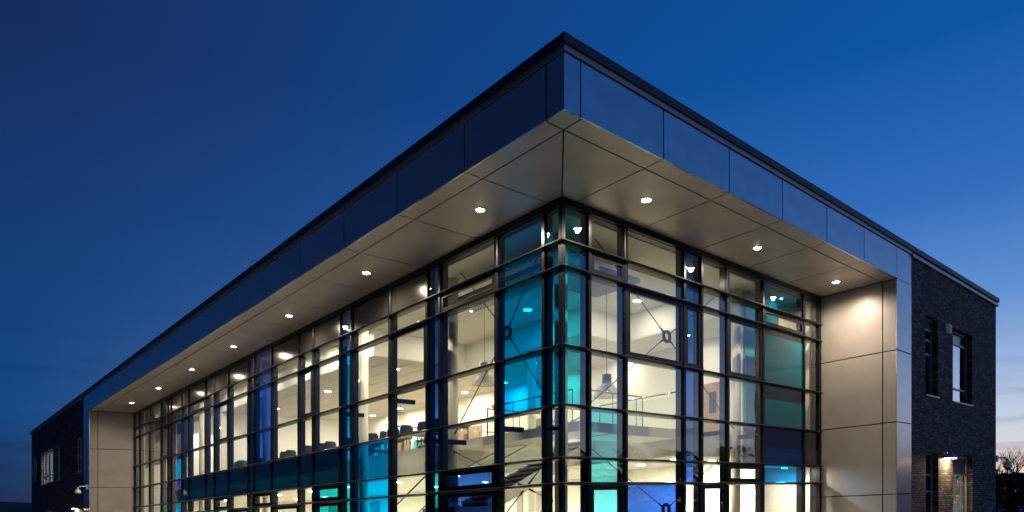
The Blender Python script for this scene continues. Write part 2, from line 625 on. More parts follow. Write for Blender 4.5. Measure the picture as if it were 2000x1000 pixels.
L_TINT[(19, 4)] = 'glass_azure'
L_TINT[(19, 5)] = 'glass_teal'
L_SASH = {(2, 1), (2, 5), (2, 6), (4, 2), (7, 5), (7, 6), (8, 2), (9, 6), (10, 5), (13, 2), (13, 5), (15, 1), (16, 2), (19, 2), (12, 6)}
R_TINT = {}
for r in range(4): R_TINT[(0, r)] = 'glass_teal'
for r in (4, 5, 6): R_TINT[(1, r)] = 'glass_aqua'
R_TINT[(2, 6)] = 'glass_blue'
for r in range(6): R_TINT[(3, r)] = 'glass_blue'
for r in (2, 3): R_TINT[(6, r)] = 'spandrel_teal'
R_TINT[(6, 0)] = 'glass_deep_teal'
R_TINT[(6, 4)] = 'spandrel_blue'
R_TINT[(6, 5)] = 'glass_cyan'
R_TINT[(7, 4)] = 'spandrel_brown'
R_SASH = {(1, 1), (2, 2), (3, 2), (5, 2), (6, 1), (5, 5), (1, 6), (4, 6)}


def curtain(which, caps, tint, sash):
    f = side(which)
    cw = empty('curtain_wall', W(*f(caps[0], S), G), B)
    # mullions: cap outside, deep box inside
    for i, a in enumerate(caps):
        h = CWID / 2
        if i == 0:
            if which == 'L':
                m = MB()
                m.prism([(S - .05, S - .05), (S + .05, S - .05), (S + .05, S - .003), (S - .05, S - .003)], G, Z_SOF - .002)
                m.prism([(S - .05, S - .003), (S - .003, S - .003), (S - .003, S + .05), (S - .05, S + .05)], G, Z_SOF - .002)
                m.box(S + .012, S + .10, S + .012, S + .10, G, Z_SOF - .1)
                m.build('corner_mullion', 'frame', cw)
            continue
        m = MB()
        if i == len(caps) - 1:
            cbox(m, f, a - .10, a - .002, S - .06, S + .20, G, Z_SOF - .002)
        else:
            # rounded cap: three bevel steps
            for z0, z1 in ((G, Z_SOF - .002),):
                p = [f(a - h, S - .004), f(a - h, S - .035), f(a - h * .72, S - .05), f(a + h * .72, S - .05), f(a + h, S - .035), f(a + h, S - .004)]
                m.prism(p, z0, z1)
            cbox(m, f, a - .05, a + .05, S + .012, S + MIN, G, Z_SOF - .1)
        m.build('mullion', 'frame', cw)
    # head and transoms (aerofoil fin outside, box inside)
    end = caps[-1]
    for k, z in enumerate(T[:-1]):
        m = MB()
        if k == 0:
            st = S - .06 if which == 'L' else S + .002
            cbox(m, f, st, end, S - .055, S - .003, Z_SOF - .15, Z_SOF - .001)
            cbox(m, f, S + .11, end, S + .01, S + MIN - .005, Z_SOF - .16, Z_SOF - .001)
            m.build('head_rail', 'frame', cw)
            continue
        pr = [(-.005, .038), (.045, .038), (.085, .028), (.118, .009), (.118, -.009), (.085, -.028), (.045, -.038), (-.005, -.038)]
        n = len(pr)
        vs_ = []
        for e in (0, 1):
            for (o, dz) in pr:
                a = (S - o) if e == 0 else end + .015      # mitred at the corner post
                vs_.append(W(*f(a, S - .006 - o), z + dz))
        fs = [tuple(range(n)), tuple(range(n, 2 * n))] + [(i, (i + 1) % n, n + (i + 1) % n, n + i) for i in range(n)]
        m.piece(vs_, fs)
        cbox(m, f, S + .11, end, S + .011, S + MIN - .012, z - .035, z + .035)
        m.build('transom', 'frame', cw)
    # glass
    for i in range(len(caps) - 1):
        a0, a1 = caps[i], caps[i + 1]
        for r in range(7):
            z1, z0 = T[r], T[r + 1]
            if r == 0: z1 -= .12
            e0, e1 = a0 + .02, a1 - .02
            q0, q1 = z0 + .02, z1 - .02
            tn = tint.get((i, r), 'glass_clear')
            if (i, r) in sash:
                w = .10
                c0, c1, y0, y1 = a0 + .05, a1 - .05, z0 + .04, z1 - .04
                m = MB()
                cbox(m, f, c0, c1, S - .03, S + .05, y1 - w, y1)
                cbox(m, f, c0, c1, S - .03, S + .05, y0, y0 + w)
                cbox(m, f, c0, c0 + w, S - .03, S + .05, y0 + w, y1 - w)
                cbox(m, f, c1 - w, c1, S - .03, S + .05, y0 + w, y1 - w)
                m.build('sash_frame', 'frame', cw)
                e0, e1, q0, q1 = c0 + w - .01, c1 - w + .01, y0 + w - .01, y1 - w + .01
            vs_ = [W(*f(e0, S), q0), W(*f(e1, S), q0), W(*f(e1, S), q1), W(*f(e0, S), q1)]
            nrm_ = (vs_[1] - vs_[0]).cross(vs_[3] - vs_[0])
            outw = W(*f(e0, S - 1), q0) - vs_[0]
            fc = (0, 1, 2, 3) if nrm_.dot(outw) > 0 else (3, 2, 1, 0)
            MB().raw(vs_, [fc]).build('pane', tn, cw)
    return cw


cwL = curtain('L', LC, L_TINT, L_SASH)
cwR = curtain('R', RC, R_TINT, R_SASH)
# small brackets tying posts to the floors, a mid rail in the corner bay
for a, z in ((4.374, 1.98), (6.592, 1.90), (7.161, 1.98), (8.989, 3.30), (11.89, 3.30)):
    MB().box(a - .05, a + .05, S + MIN, S + .80, z - .06, z + .06).build('bracket', 'frame', cwL)
for a, z in ((8.629, 1.98), (7.392, 1.98), (10.494, 1.98)):
    MB().box(S + MIN, S + .75, a - .05, a + .05, z - .06, z + .06).build('bracket', 'frame', cwR)
MB().box(S + .1, 2.76, S - .03, S + .05, 1.72, 1.80).build('mid_rail', 'frame', cwL)
# dark sheets added behind the far bays to keep their glass dim
for a0, a1 in zip(LC[17:22], LC[18:23]):
    box('dimming_sheet', 'dimming_grey', cwL, a0 + .07, a1 - .07, S + .24, S + .27, 3.30, 6.42)

# ------------------------------------------------------------------ brick wings
def brick_uv(p):
    d = Vector((p.x - CX, p.y - CY))
    u, v = d.dot(LD), d.dot(RD)
    return (u + v, p.z - EYE - SHEAR * (p.x - CX))


def brick_wall(which, a0, a1, z0, z1, openings, d0=.03, d1=.33):
    f = side(which)
    xs = sorted({a0, a1, *[o[0] for o in openings], *[o[1] for o in openings]})
    zs = sorted({z0, z1, *[o[2] for o in openings], *[o[3] for o in openings]})
    m = MB()
    for xa, xb in zip(xs[:-1], xs[1:]):
        run = None
        for za, zb in zip(zs[:-1], zs[1:]):
            hole = any(o[0] <= xa and xb <= o[1] and o[2] <= za and zb <= o[3] for o in openings)
            if hole:
                if run: cbox(m, f, xa, xb, d0, d1, *run)
                run = None
            else:
                run = (run[0], zb) if run else (za, zb)
        if run: cbox(m, f, xa, xb, d0, d1, *run)
    return m.build('brick_wall', 'brick', B, uv=brick_uv)


def window(which, a0, a1, z0, z1, vert, horiz, d=.20, sill=True, top_panel=None, gmat='glass_window'):
    f = side(which)
    t = .055
    m = MB()
    cbox(m, f, a0, a1, d, d + .07, z0, z0 + t)
    cbox(m, f, a0, a1, d, d + .07, z1 - t, z1)
    cbox(m, f, a0, a0 + t, d, d + .07, z0 + t, z1 - t)
    cbox(m, f, a1 - t, a1, d, d + .07, z0 + t, z1 - t)
    va = [a0 + t] + [x for x in vert] + [a1 - t]
    ha = [z0 + t] + [x for x in horiz] + [z1 - t]
    for x in vert: cbox(m, f, x - t / 2, x + t / 2, d + .003, d + .067, z0 + t, z1 - t)
    for z in horiz: cbox(m, f, a0 + t, a1 - t, d - .004, d + .063, z - t / 2, z + t / 2)
    w = m.build('window', 'window_frame', B)
    for i in range(len(va) - 1):
        for j in range(len(ha) - 1):
            last = top_panel and j == len(ha) - 2
            cb = MB()
            cbox(cb, f, va[i] + .01, va[i + 1] - .01, d + .03, d + .04, ha[j] + .01, ha[j + 1] - .01)
            if last:
                cb.build('pane', top_panel, w)
            else:
                vs_ = [W(*f(va[i], d + .03), ha[j]), W(*f(va[i + 1], d + .03), ha[j]), W(*f(va[i + 1], d + .03), ha[j + 1]), W(*f(va[i], d + .03), ha[j + 1])]
                nn = (vs_[1] - vs_[0]).cross(vs_[3] - vs_[0])
                MB().raw(vs_, [(0, 1, 2, 3) if nn.dot(W(*f(va[i], d - 1), ha[j]) - vs_[0]) > 0 else (3, 2, 1, 0)]).build('pane', gmat, w)
    if sill:
        sm = MB()
        cbox(sm, f, a0 - .03, a1 + .03, -.02, d - .002, z0 - .05, z0 - .004)
        sm.build('sill', 'trim', w)
    return w


brick_wall('R', V_PIER2 + .003, V_END, G - .6, Z_FAS - .045, [(16.66, 17.83, 3.32, 5.90), (19.35, 21.48, 3.31, 5.87), (16.69, 17.89, G, 1.477), (19.35, 21.53, G, 1.455)])
window('R', 16.665, 17.825, 3.325, 5.895, [], [4.72, 5.18, 5.52], top_panel='interior_dark')
window('R', 19.355, 21.475, 3.315, 5.865, [19.60], [3.83, 5.42], top_panel='spandrel_grey')
window('R', 16.695, 17.885, G, 1.472, [], [.20, .75], sill=False)
window('R', 19.355, 21.525, G, 1.450, [19.62], [.78], sill=False, top_panel='interior_dark')
brick_wall('L', U_PIER2 + .003, U_END, G - 1.6, Z_FAS - .005, [(48.3, 53.4, 3.31, 5.56), (45.8, 47.5, 3.31, 5.50), (38.7, 41.0, 3.34, 5.55)])
window('L', 48.305, 53.395, 3.315, 5.555, [49.3, 50.2, 50.55, 51.9], [3.90], gmat='glass_clear')
window('L', 45.805, 47.495, 3.315, 5.495, [46.3, 46.9], [3.90])
window('L', 38.705, 40.995, 3.345, 5.545, [39.5, 40.2], [3.95])
# end and back walls close the wings
bw = MB()
bw.box(.34, 16, V_END - .31, V_END - .01, G, 6.9)
bw.box(15.7, 16, V_PIER2, V_END - .32, G, 6.9)
bw.box(U_END - .31, U_END - .01, .34, 14, G, 6.9)
bw.box(U_PIER2, U_END - .32, 13.7, 14, G, 6.9)
bw.build('rear_wall', 'interior_dark', B)
# rooms behind the lit windows of the wings
rm = MB()
rm.box(44.0, 56.5, 4.0, 4.1, 1.95, 6.0)
rm.box(43.9, 44.0, .40, 4.1, 1.95, 6.0)
rm.box(56.5, 56.6, .40, 4.1, 1.95, 6.0)
rm.box(43.9, 56.6, .40, 4.1, 6.0, 6.1)
rm.box(43.9, 56.6, .40, 4.1, 1.85, 1.95)
rm.build('room_wall', 'wall_paint', B)
rm = MB()
rm.box(3.0, 3.1, 18.6, 23.0, G, 1.25)
rm.box(.4, 3.1, 18.5, 18.6, G, 1.25)
rm.box(.4, 3.1, 23.0, 23.1, G, 1.25)
rm.box(.4, 3.1, 18.5, 23.1, 1.25, 1.35)
rm.build('room_wall', 'wall_paint', B)

# ------------------------------------------------------------------ inside
Z_C, Z_T = 6.40, 5.53
V_BACK = 12.10
MB().box(S + .22, U_PIER, S + .22, 14.1, Z_C, Z_C + .1).build('ceiling', 'ceiling_paint', B)
for nm, a in (('dropped_ceiling', (12.9, U_PIER, 4.05, V_BACK)), ('dropped_ceiling', (7.0, 12.898, 8.0, V_BACK)), ('dropped_ceiling', (3.4, 6.998, 10.0, V_BACK))):
    dc = MB().box(*a, Z_T + .03, Z_C - .002).build(nm, 'ceiling_paint', B)
    # tiles in rows
    nu = max(1, round((a[1] - a[0]) / 1.8)); nv = max(1, round((a[3] - a[2]) / .9))
    du, dv = (a[1] - a[0]) / nu, (a[3] - a[2]) / nv
    for i in range(nu):
        for j in range(nv):
            u0, v0 = a[0] + i * du, a[2] + j * dv
            MB().box(u0 + .014, u0 + du - .014, v0 + .014, v0 + dv - .014, Z_T + random.uniform(-.002, .003), Z_T + .028).build('tile', 'ceiling_tile', dc)
raft = MB()
raft.box(3.3, 7.7, 3.3, 4.3, 5.80, 5.92)
raft.box(3.3, 4.8, 4.302, 6.2, 5.80, 5.92)
raft.build('ceiling_raft', 'grey_paint', B)

# walls
wl = MB().box(S + .9, U_PIER, V_BACK, V_BACK + .15, G, Z_C).build('interior_wall', 'wall_paint', B)
MB().box(U_PIER - .12, U_PIER - .02, S + .3, V_BACK - .002, G, Z_C).build('interior_wall', 'wall_paint', B)
MB().box(27.6, 27.7, 4.06, V_BACK - .002, 2.14, Z_T).build('interior_wall', 'wall_paint', B)
MB().box(S + .85, S + .95, 10.9, 14.1, 1.15, Z_C - .002).build('interior_wall', 'wall_paint', B)
MB().box(S + .3, 9, 14.06, 14.14, G, Z_C - .002).build('interior_wall', 'wall_paint', B)
MB().box(S + .78, S + .84, 10.95, 12.92, 2.3, Z_C - .01).build('panel', 'teal_board', B)
# doors and openings in the back wall
for u0, u1, z0, z1, m_n in ((4.3, 5.5, 2.145, 4.05, 'wood'), (12.6, 13.8, 2.14, 3.9, 'wood'), (17.0, 19.3, 2.14, 4.1, 'wood'), (23.0, 24.2, 2.14, 4.2, 'wood')):
    dr = MB().box(u0, u1, V_BACK - .05, V_BACK - .002, z0, z1).build('door', m_n, wl)
    MB().box((u0 + u1) / 2 - .15, (u0 + u1) / 2 + .12, V_BACK - .058, V_BACK - .052, z0 + .9, z1 - .3).build('vision_panel', 'interior_dark', dr)
for u0, u1 in ((14.19, 14.55), (12.9, 13.72), (20.0, 21.0), (26.0, 27.0), (31.0, 32.0)):
    MB().box(u0, u1, V_BACK - .05, V_BACK - .002, -.4, .88).build('opening', 'grey_paint', wl)
box('pin_board', 'teal_board', wl, 20.6, 22.6, V_BACK - .04, V_BACK - .003, 2.75, 3.9)
# floors
fl = MB()
fl.box(8.3, U_PIER - .13, 4.05, V_BACK - .003, 1.25, 2.12)
fl.build('floor_slab', 'slab_edge', B)
MB().box(8.35, U_PIER - .14, 4.10, V_BACK - .01, 2.121, 2.135).build('floor_finish', 'carpet', B)
MB().box(3.4, 8.295, 8.0, V_BACK - .003, 1.42, 2.14).build('floor_slab', 'slab_edge', B)
MB().box(3.4, 8.295, 4.0, 5.2, 1.90, 2.14).build('walkway', 'slab_edge', B)
MB().box(3.4, 4.6, 5.205, 7.995, 1.88, 2.14).build('walkway', 'slab_edge', B)
MB().box(S + .22, U_PIER, S + .22, V_BACK, G - .1, G + .02).build('floor_slab', 'slab_edge', B)

# round columns
def column(u, v, r=.15):
    m = MB()
    a, b = W(u, v, G), W(u, v, Z_C)
    n = 24
    m.piece([a + Vector((r * math.cos(2 * math.pi * i / n), r * math.sin(2 * math.pi * i / n), 0)) for i in range(n)] +
            [b + Vector((r * math.cos(2 * math.pi * i / n), r * math.sin(2 * math.pi * i / n), 0)) for i in range(n)],
            [tuple(range(n)), tuple(range(n, 2 * n))] + [(i, (i + 1) % n, n + (i + 1) % n, n + i) for i in range(n)], True)
    m.build('column', 'paint', B)


for u, v in ((7.30, 3.2), (12.09, 3.2), (19.90, 3.2), (27.77, 3.2), (3.3, 3.3), (3.2, 10.6), (9.6, 8.3)):
    column(u, v)


# X-bracing with ring nodes
def brace(which, d, node, ends, ring=True):
    f = side(which)
    c = W(*f(node[0], d), node[1])
    m = MB()
    axis = (W(*f(node[0], d - 1), node[1]) - c).normalized()
    for a, z in ends:
        e = W(*f(a, d), z)
        dr = (e - c).normalized()
        m.rod(c + dr * .13, c + dr * .36, .030, 8, .017)
        m.rod(c + dr * .34, e - dr * .3, .013, 8)
        m.rod(e - dr * .32, e, .014, 8, .03)
    if not ring:
        m.build('brace', 'steel', B)
        return
    x = axis.cross(Vector((0, 0, 1))).normalized(); y = axis.cross(x)
    R1, r1, n1, n2 = .135, .045, 28, 8
    vs_, fs = [], []
    for i in range(n1):
        a = 2 * math.pi * i / n1
        rd = x * math.cos(a) + y * math.sin(a)
        for j in range(n2):
            b = 2 * math.pi * j / n2
            vs_.append(c + rd * (R1 + r1 * math.cos(b)) + axis * (r1 * math.sin(b)))
    for i in range(n1):
        for j in range(n2):
            fs.append((i * n2 + j, i * n2 + (j + 1) % n2, ((i + 1) % n1) * n2 + (j + 1) % n2, ((i + 1) % n1) * n2 + j))
    m.raw(vs_, fs, True)
    m.build('brace', 'steel', B)


brace('R', 3.08, (7.03, 4.494), [(4.05, 6.52), (3.9, 2.42), (10.3, 6.55), (10.3, 2.25)])
brace('R', 3.08, (7.00, -.05), [(3.8, 1.60), (3.8, -1.6), (10.2, 1.7), (10.2, -1.6)])
brace('L', 3.08, (4.94, 4.43), [(6.95, 6.6), (3.55, 6.4), (3.35, 2.4), (7.05, 2.2)])
brace('L', 3.08, (4.25, .605), [(7.1, 1.72), (3.35, 1.35), (3.35, .25), (7.0, -1.65)], False)


# glass balustrades with handrail
def balustrade(p0, p1, z, h=1.05):
    a, b = Vector(p0), Vector(p1)
    ln = (b - a).length
    n = max(1, round(ln / 1.3))
    d = (b - a) / ln
    nn = Vector((-d.y, d.x)) * .008
    rail = MB()
    rail.rod(W(a.x, a.y, z + h), W(b.x, b.y, z + h), .024, 8)
    e = rail.build('balustrade', 'chrome', B)
    for i in range(n + 1):
        q = a + d * (ln * i / n)
        MB().rod(W(q.x, q.y, z), W(q.x, q.y, z + h - .02), .014, 6).build('post', 'steel', e)
    for i in range(n):
        q0, q1 = a + d * (ln * i / n + .04), a + d * (ln * (i + 1) / n - .04)
        MB().raw([W(q0.x, q0.y, z + .08), W(q1.x, q1.y, z + .08), W(q1.x, q1.y, z + h - .1), W(q0.x, q0.y, z + h - .1)], [(0, 1, 2, 3)]).build('pane', 'glass_rail', e)


balustrade((3.5, 8.06), (6.3, 8.06), 2.14)
balustrade((8.36, 5.3), (8.36, 7.9), 2.135)
balustrade((13.0, 4.6), (13.0, 11.5), 2.135)
balustrade((4.55, 5.3), (4.55, 7.9), 2.14)
balustrade((4.7, 5.15), (8.2, 5.15), 2.14)


# ------------------------------------------------------------------ staircase
st = empty('staircase', W(7.0, 3.1, G))
tag(st, 'pale staircase with glass sides rising in two flights inside the glazed corner', 'staircase')
Z_LAND = .22


def flight(f, a0, a1, z0, z1, d0, d1, n):
    """A flight rising from a0 to a1 between side positions d0 and d1; f maps (run, side) to (u, v)."""
    for d in (d0, d1 - .06):
        q = [W(*f(a0, d), z0 - .20), W(*f(a1, d), z1 - .32), W(*f(a1, d), z1 + .05), W(*f(a0, d), z0 + .17)]
        q2 = [W(*f(a0, d + .06), z0 - .20), W(*f(a1, d + .06), z1 - .32), W(*f(a1, d + .06), z1 + .05), W(*f(a0, d + .06), z0 + .17)]
        MB().piece(q + q2, [(0, 1, 2, 3), (4, 5, 6, 7), (0, 1, 5, 4), (1, 2, 6, 5), (2, 3, 7, 6), (3, 0, 4, 7)]).build('stringer', 'slab_edge', st)
        MB().rod(W(*f(a0, d + .03), z0 + 1.05), W(*f(a1, d + .03), z1 + .95), .025, 8).build('handrail', 'chrome', st)
        MB().raw([W(*f(a0, d + .03), z0 + .2), W(*f(a1, d + .03), z1 + .1), W(*f(a1, d + .03), z1 + .85), W(*f(a0, d + .03), z0 + .95)], [(0, 1, 2, 3)]).build('glass_side', 'glass_rail', st)
    q = [W(*f(a0, d0 + .062), z0 - .21), W(*f(a1, d0 + .062), z1 - .31), W(*f(a1, d1 - .062), z1 - .31), W(*f(a0, d1 - .062), z0 - .21)]
    MB().piece(q + [p + Vector((0, 0, .03)) for p in q], [(0, 1, 2, 3), (4, 5, 6, 7), (0, 1, 5, 4), (1, 2, 6, 5), (2, 3, 7, 6), (3, 0, 4, 7)]).build('underside', 'interior_dark', st)
    for i in range(n):
        c = a0 + (a1 - a0) * (i + .5) / n
        h = abs(a1 - a0) / n * .58
        z = z0 + (z1 - z0) * (i + 1) / n
        m = MB()
        cbox(m, f, c - h, c + h, d0 + .063, d1 - .063, z - .05, z - .004)
        m.build('tread', 'grey_paint', st)


flight(lambda a, d: (d, a), 3.75, 7.98, Z_LAND, 2.135, 6.45, 7.65, 12)
MB().box(6.45, 7.65, 2.62, 3.74, Z_LAND - .2, Z_LAND).build('landing', 'slab_edge', st)
flight(lambda a, d: (a, d), 11.2, 7.66, G + .02, Z_LAND, 2.62, 3.74, 11)

# ------------------------------------------------------------------ lamps
ORD = ['nearest the glazed corner', 'second from the glazed corner', 'third from the glazed corner', 'fourth from the glazed corner',
       'fifth from the glazed corner', 'sixth from the glazed corner', 'farthest from the glazed corner']


def round_light(name, u, v, z, r, material, ring='chrome'):
    e = empty(name, W(u, v, z), None)
    MB().lathe([(r * 1.0, .012), (r * 1.16, .012), (r * 1.16, -.004), (r * 1.0, -.006), (r * 1.0, .012)]).build('bezel', ring, e, local=True)
    MB().lathe([(0.0005, -.014), (r * .5, -.012), (r * .85, -.007), (r * .99, .004)]).build('lens', material, e, local=True)
    return e


def beam(e, watts):
    """The lamp inside a soffit downlight: a wide soft-edged cone straight down."""
    ld = bpy.data.lights.new('downlight_beam', 'SPOT')
    ld.energy = watts
    ld.color = (1.0, .81, .61)
    ld.spot_size = math.radians(166)
    ld.spot_blend = 1.0
    ld.shadow_soft_size = .06
    lo = bpy.data.objects.new('downlight_beam', ld)
    COL.objects.link(lo)
    lo.parent = e
    lo.location = (0, 0, -.035)


for i, u in enumerate((3.77, 8.60, 13.46, 18.31, 23.10, 28.05, 33.0)):
    o = round_light('soffit_downlight', u, 1.295, Z_SOF - .004, .098, 'lamp_warm', 'soffit_panel')
    beam(o, 1250)
    tag(o, 'lit round downlight in the left soffit, ' + ORD[i], 'downlight', 'downlights in the eaves soffit')
for i, v in enumerate((3.83, 8.41, 13.0)):
    o = round_light('soffit_downlight', 1.28, v, Z_SOF - .004, .098, 'lamp_warm', 'soffit_panel')
    beam(o, 1250)
    tag(o, 'lit round downlight in the right soffit, ' + ('nearest the glazed corner', 'middle one of three', 'nearest the right pier')[i], 'downlight', 'downlights in the eaves soffit')
NTH = ['first', 'second', 'third', 'fourth', 'fifth', 'sixth', 'seventh', 'eighth', 'ninth']
for j, v in enumerate((5.85, 8.5, 11.2)):
    for i in range(9):
        u = 14.4 + 2.7 * i
        if abs(u - 27.65) < .4: u += .6
        o = round_light('ceiling_light', u, v, Z_T - .006, .13, 'lamp_inside')
        tag(o, 'round light in the upper left tiled ceiling, %s, %s from corner' % (('window row', 'middle row', 'back wall row')[j], NTH[i]),
            'ceiling light', 'lights in the upper left tiled ceiling')
for u, v, w in ((8.45, 11.5, 'by the back wall'), (10.9, 9.6, 'in its middle'), (8.4, 9.2, 'over the stair head'), (11.4, 11.4, 'at its far left'), (5.2, 11.0, 'nearest the right front')):
    o = round_light('ceiling_light', u, v, Z_T - .006, .12, 'lamp_hall')
    tag(o, 'round light in the lowered ceiling behind the glazed corner, ' + w, 'ceiling light', 'lights in the lowered corner ceiling')
for u, v, w in ((9.2, 5.4, 'second from the left'), (11.6, 6.2, 'farthest left'), (6.0, 7.2, 'middle one'), (5.6, 9.0, 'nearest the right front'), (8.2, 6.8, 'third from the left'),
                (3.0, 7.6, 'close to the right glazing')):
    o = round_light('ceiling_light', u, v, Z_C - .006, .13, 'lamp_hall')
    tag(o, 'round light high over the stair hall, ' + w, 'ceiling light', 'lights over the stair hall')
for j, v in enumerate((5.2, 9.2)):
    for i in range(8):
        o = round_light('ceiling_light', 9.8 + 3.4 * i, v, 1.245, .13, 'lamp_ground')
        tag(o, 'round light in the low ground floor ceiling, %s, %s from the corner' % (('front row', 'back row')[j], NTH[i]), 'ceiling light', 'ground floor ceiling lights')
for i, u in enumerate((9.6, 11.0, 13.4, 15.8, 18.2, 21.4, 23.8, 26.2)):  # unseen lamps added to brighten the slab edge inside the left glazing
    o = round_light('ceiling_light', u, 3.25, Z_C - .006, .12, 'lamp_inside')
    tag(o, 'added fill light in the high ceiling strip behind the left glazing, %s from the corner' % NTH[i], 'ceiling light', 'added fill lights behind the left glazing')
for u, v, w in ((4.4, 9.2, 'nearest the corner'), (4.4, 11.2, 'farthest from the corner'), (6.4, 10.2, 'set deeper in the room')):
    o = round_light('ceiling_light', u, v, 1.415, .13, 'lamp_ground')
    tag(o, 'ground floor ceiling light behind the right front, ' + w, 'ceiling light', 'ground floor lights on the right')
for v, w in ((11.5, 'the one farther from the pier'), (12.9, 'the one closer to the pier')):
    o = round_light('ceiling_light', 2.85, v, 1.108, .09, 'lamp_ground')
    tag(o, 'ground floor light beside the right pier, ' + w, 'ceiling light', 'ground floor lights by the right pier')
o = round_light('ceiling_light', 2.80, 12.6, Z_C - .006, .035, 'lamp_inside')  # extra lamp added to light the niche wall behind the end bays
tag(o, 'small added light filling the niche behind the teal glass by the right pier', 'ceiling light')
MB().box(S + .3, S + .84, 10.95, 14.05, 1.115, 1.145).build('ceiling', 'ceiling_paint', B)
for u, w in ((48.0, 'nearer'), (51.5, 'farther')):
    o = round_light('ceiling_light', u, 2.2, 5.99, .24, 'lamp_inside')
    tag(o, w + ' ceiling light in the lit upper room of the left brick wing', 'ceiling light', 'lights of the left wing room')
o = round_light('ceiling_light', 1.6, 20.6, 1.243, .14, 'lamp_ground')
tag(o, 'ceiling light inside the door of the right brick wing', 'ceiling light')


def pendant(u, v, z_bot, label):
    e = empty('pendant_lamp', W(u, v, z_bot), None)
    MB().lathe([(.37, .0), (.365, .02), (.34, .10), (.28, .22), (.21, .31), (.135, .36)], n=32).build('shade', 'pendant_glass', e, local=True)
    MB().lathe([(.0005, .64), (.125, .64), (.135, .62), (.135, .36), (.0005, .355)], n=28).build('neck', 'pendant_metal', e, local=True)
    top = Z_C - z_bot - .01
    MB().lathe([(.008, .64), (.008, top)], n=8).build('cord', 'steel', e, local=True)
    MB().lathe([(.0005, top - .05), (.05, top - .05), (.06, top), (.0005, top)], n=16).build('ceiling_rose', 'steel', e, local=True)
    MB().lathe([(.0005, .10), (.05, .13), (.07, .20), (.05, .30), (.0005, .34)], n=16).build('bulb', 'white_plastic', e, local=True)
    tag(e, label, 'pendant lamp', 'pendant lamps in the glazed corner')


pendant(4.9, 6.75, 3.15, 'bell-shaped glass pendant lamp hanging behind the right front near the corner')
pendant(7.85, 4.75, 3.78, 'bell-shaped glass pendant lamp hanging behind the left front near the corner')


def wall_lamp(f_pt, rz, label):
    """hooded bulkhead; local +Y points out of the wall."""
    e = empty('wall_lamp', f_pt, None, rz)
    vs_, fs = [], []
    n, k = 16, 6
    for i in range(n + 1):
        a = math.pi * i / n
        for j in range(k + 1):
            b = (math.pi / 2) * j / k
            vs_.append((.30 * math.cos(a) * math.cos(b * .96), .32 * math.sin(a) * math.cos(b * .96), .19 * math.sin(b)))
    for i in range(n):
        for j in range(k):
            p = i * (k + 1) + j
            fs.append((p, p + k + 1, p + k + 2, p + 1))
    MB().raw(vs_, fs, True).build('hood', 'trim', e, local=True)
    MB().raw([(-.3, -.02, -.02), (.3, -.02, -.02), (.3, -.02, .2), (-.3, -.02, .2), (-.3, .01, -.02), (.3, .01, -.02), (.3, .01, .2), (-.3, .01, .2)],
             [(0, 1, 2, 3), (7, 6, 5, 4), (0, 4, 5, 1), (1, 5, 6, 2), (2, 6, 7, 3), (3, 7, 4, 0)]).build('back_plate', 'trim', e, local=True)
    MB().lathe([(.0005, -.005), (.11, .0), (.13, .03)], c=(0, .15, 0), n=20).build('lens', 'lamp_wall', e, local=True)
    tag(e, label, 'wall lamp', 'hooded wall lamps on the brick wings')


RZ = TH                       # local X along v, local Y along u
wall_lamp(W(.03, 18.72, 1.30), RZ + math.pi, 'lit hooded wall lamp on the right brick wing beside the door')
wall_lamp(W(40.3, .03, 1.22), RZ + math.pi / 2, 'lit hooded wall lamp on the left brick wing next to the pier')
wall_lamp(W(48.96, .03, 1.15), RZ + math.pi / 2, 'lit hooded wall lamp farther along the left brick wing')


# ------------------------------------------------------------------ cameras, alarm, sign
def dome_camera(pt, rz, label, arm=.42):
    """local +Y points out of the wall."""
    e = empty('dome_camera', pt, None, rz)
    m = MB()
    m.raw([(-.09, -.02, -.12), (.09, -.02, -.12), (.09, -.02, .12), (-.09, -.02, .12), (-.09, .10, -.12), (.09, .10, -.12), (.09, .10, .12), (-.09, .10, .12)],
          [(0, 1, 2, 3), (7, 6, 5, 4), (0, 4, 5, 1), (1, 5, 6, 2), (2, 6, 7, 3), (3, 7, 4, 0)])
    m.build('wall_bracket', 'white_plastic', e, local=True)
    m = MB()
    pts = [Vector((0, .09, .03)), Vector((0, arm * .7, .03)), Vector((0, arm * .9, .0)), Vector((0, arm, -.06)), Vector((0, arm, -.16))]
    for a, b in zip(pts[:-1], pts[1:]): m.rod(a, b, .030, 10)
    m.build('arm', 'white_plastic', e, local=True)
    MB().lathe([(.0005, -.13), (.06, -.14), (.11, -.19), (.155, -.28), (.16, -.36), (.12, -.365), (.0005, -.365)], c=(0, arm, 0), n=24).build('housing', 'white_plastic', e, local=True)
    MB().lathe([(.10, -.366), (.095, -.41), (.06, -.445), (.0005, -.46)], c=(0, arm, 0), n=20).build('dome', 'dark_dome', e, local=True)
    tag(e, label, 'security camera', 'dome cameras on the outside walls')


